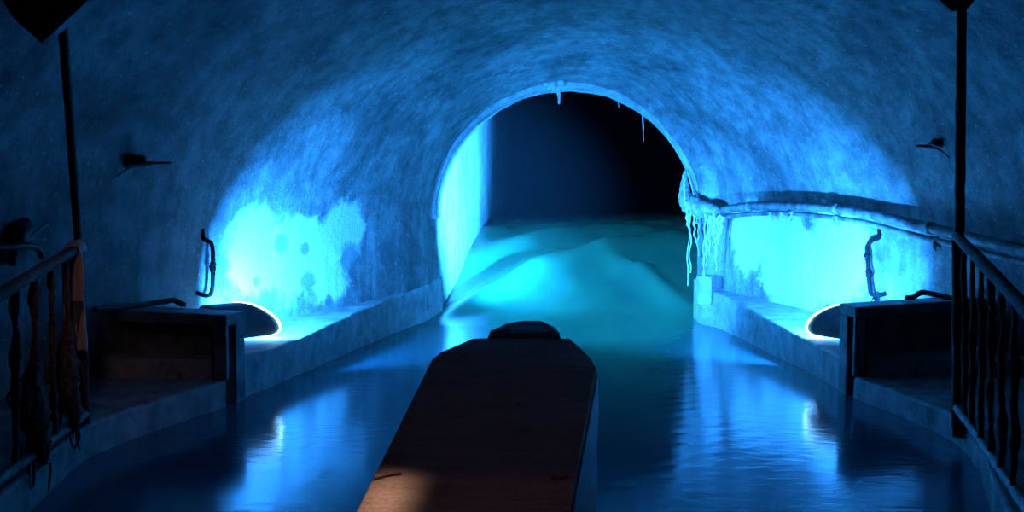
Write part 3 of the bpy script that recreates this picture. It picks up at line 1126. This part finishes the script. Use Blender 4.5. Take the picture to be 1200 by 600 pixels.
o = tube_obj('hose', catmull(lay([at_y(112, 374, 6.42), at_y(140, 368, 6.6), at_y(165, 361, 6.75), at_y(190, 354, 6.9), at_y(204, 352, 6.95), at_y(212, 357, 6.85), at_y(216, 364, 6.8)], 0.72), 8), 0.022, M_PIPE, None, 10, .15, 0, at_y(160, 363, 6.7))
tag(o, 'grey hose lying across the top of the left culvert box', 'hose', 'hoses on the culvert boxes')
o = tube_obj('hose', catmull(lay([at_y(1062, 358, 7.45), at_y(1070, 350, 7.5), at_y(1080, 343, 7.55), at_y(1095, 345, 7.5), at_y(1120, 350, 7.4), at_y(1150, 356, 7.3)], 0.745), 8), 0.022, M_PIPE, None, 10, .15, 0, at_y(1100, 345, 7.5))
tag(o, 'grey hose lying across the top of the right culvert box', 'hose', 'hoses on the culvert boxes')

# stone in the mouth of the left culvert
bm = bmesh.new()
bmesh.ops.create_icosphere(bm, subdivisions=3, radius=0.06, matrix=Matrix.Translation(at_y(201, 443, 6.52)))
for v in bm.verts:
    v.co += Vector(noise.noise_vector(v.co * 12)) * 0.022
o = done('rubble_stone', bm, M_CONC, None, True, at_y(201, 443, 6.52))
tag(o, 'small loose stone lying in the mouth of the left culvert', 'stone')

# ------------------------------------------------------------------ stalactites along the arch crown
drips = [(655, 94, 122, .032, 'longest pale clot of dripstone at the crown of the tunnel mouth'),
         (645, 97, 110, .011, 'thin drip beside the clot at the crown of the tunnel mouth'),
         (636, 100, 106, .008, 'short thin drip just left of the crown clot'),
         (622, 100, 111, .010, 'small drip on the arch, the leftmost one'),
         (724, 110, 126, .009, 'short drip on the right of the arch, between the crown clot and the long thread'),
         (753, 128, 166, .010, 'long thin dripstone thread on the right side of the arch')]
for i, (x, y0, y1, r, lab) in enumerate(drips):
    a, b = at_y(x, y0 - 4, 11.50), at_y(x + (1 if i else 0), y1, 11.46)
    m = 10
    pts = [a.lerp(b, k / m) + Vector((random.uniform(-.004, .004), 0, 0)) for k in range(m + 1)]
    o = thing('stalactite', a, lab, 'stalactite', 'dripstone on the arch of the tunnel mouth')
    bm = bmesh.new()
    tube(bm, pts, [r * (1.25 - .95 * k / m) for k in range(m + 1)], 8, 0.5, i)
    bmesh.ops.recalc_face_normals(bm, faces=bm.faces)
    me_o = done('spike', bm, M_FIBRE, o, True)
    if i == 0:
        bm = bmesh.new()
        for k in range(9):
            q = at_y(x + random.uniform(-14, 5), 97 + random.uniform(-2, 5), 11.38)
            tube(bm, catmull([q + Vector((0, 0, .06)), q + Vector((random.uniform(-.04, .04), -.03, 0)), q + Vector((random.uniform(-.03, .03), -.02, -.07))], 4), [.03] * 4 + [.034] * 4 + [.008], 7, .6, k)
        bmesh.ops.recalc_face_normals(bm, faces=bm.faces)
        done('lime_crust', bm, M_FIBRE, o, True)

# ------------------------------------------------------------------ warm boat lamp behind the viewer, plus added unseen overhead lights
def warm_spot(loc, aim, watts, deg, blend, soft, col=(1.0, 0.55, 0.38)):
    S = D.lights.new('warm_beam', 'SPOT')
    S.energy = watts
    S.color = col
    S.spot_size = math.radians(deg)
    S.spot_blend = blend
    S.shadow_soft_size = soft
    o = D.objects.new('warm_beam_light', S)
    C.objects.link(o)
    o.location = loc
    o.rotation_euler = (Vector(loc) - Vector(aim)).to_track_quat('Z', 'Y').to_euler()
    return o


edge = on_deck(560, 546)
warm_spot((-0.35, edge.y - 1.5, 2.1), (-0.35, edge.y - 1.5, 0.0), 3.2, 2 * math.degrees(math.atan(1.5 / (2.1 - edge.z))), 0.08, 0.03)  # added unseen spot overhead; its cone edge ends the lit part of the deck
pt = on_deck(436, 592)
pt = on_deck(446, 592)
A = D.lights.new('added deck patch', 'AREA')  # added unseen light overhead for the pale patch on the deck
A.shape = 'RECTANGLE'
A.size, A.size_y = 0.15, 0.34
A.spread = math.radians(5)
A.energy = 0.24
A.color = (1.0, 0.80, 0.68)
ao = D.objects.new('deck_patch_light', A)
C.objects.link(ao)
dn = (nR - nL).cross(cL - nL).normalized()
ed = (cL - nL).normalized()
ao.matrix_world = Matrix.Translation(pt + dn * 2.6) @ Matrix((ed.cross(dn), ed, dn)).transposed().to_4x4()
warm_spot((-0.5, -0.8, 2.1), (-0.25, 3.9, 0.6), 14, 26, 0.6, 0.1)
warm_spot((-1.2, 1.5, 3.0), (-2.62, 4.75, 1.0), 24, 17, 0.9, 0.1, (1.0, 0.62, 0.50))  # added unseen spot overhead to bring out the rag and rail

# ------------------------------------------------------------------ world, camera, view
w = D.worlds.new('World')
bpy.context.scene.world = w
w.use_nodes = True
w.node_tree.nodes['Background'].inputs[0].default_value = (0.0, 0.0, 0.0, 1)
w.node_tree.nodes['Background'].inputs[1].default_value = 0

cam = D.cameras.new('Camera')
cam.sensor_width = 36
cam.lens = F / 1200 * 36
cam.clip_start = 0.05
co_ = D.objects.new('Camera', cam)
C.objects.link(co_)
R = Matrix((RT, UP, -FW)).transposed().to_4x4()
co_.matrix_world = Matrix.Translation(EYE) @ R
sc = bpy.context.scene
sc.camera = co_
sc.view_settings.view_transform = 'Standard'
sc.view_settings.look = 'None'
sc.view_settings.gamma = 1
sc.view_settings.exposure = 0
sc.cycles.diffuse_bounces = 2
sc.view_settings.use_curve_mapping = False
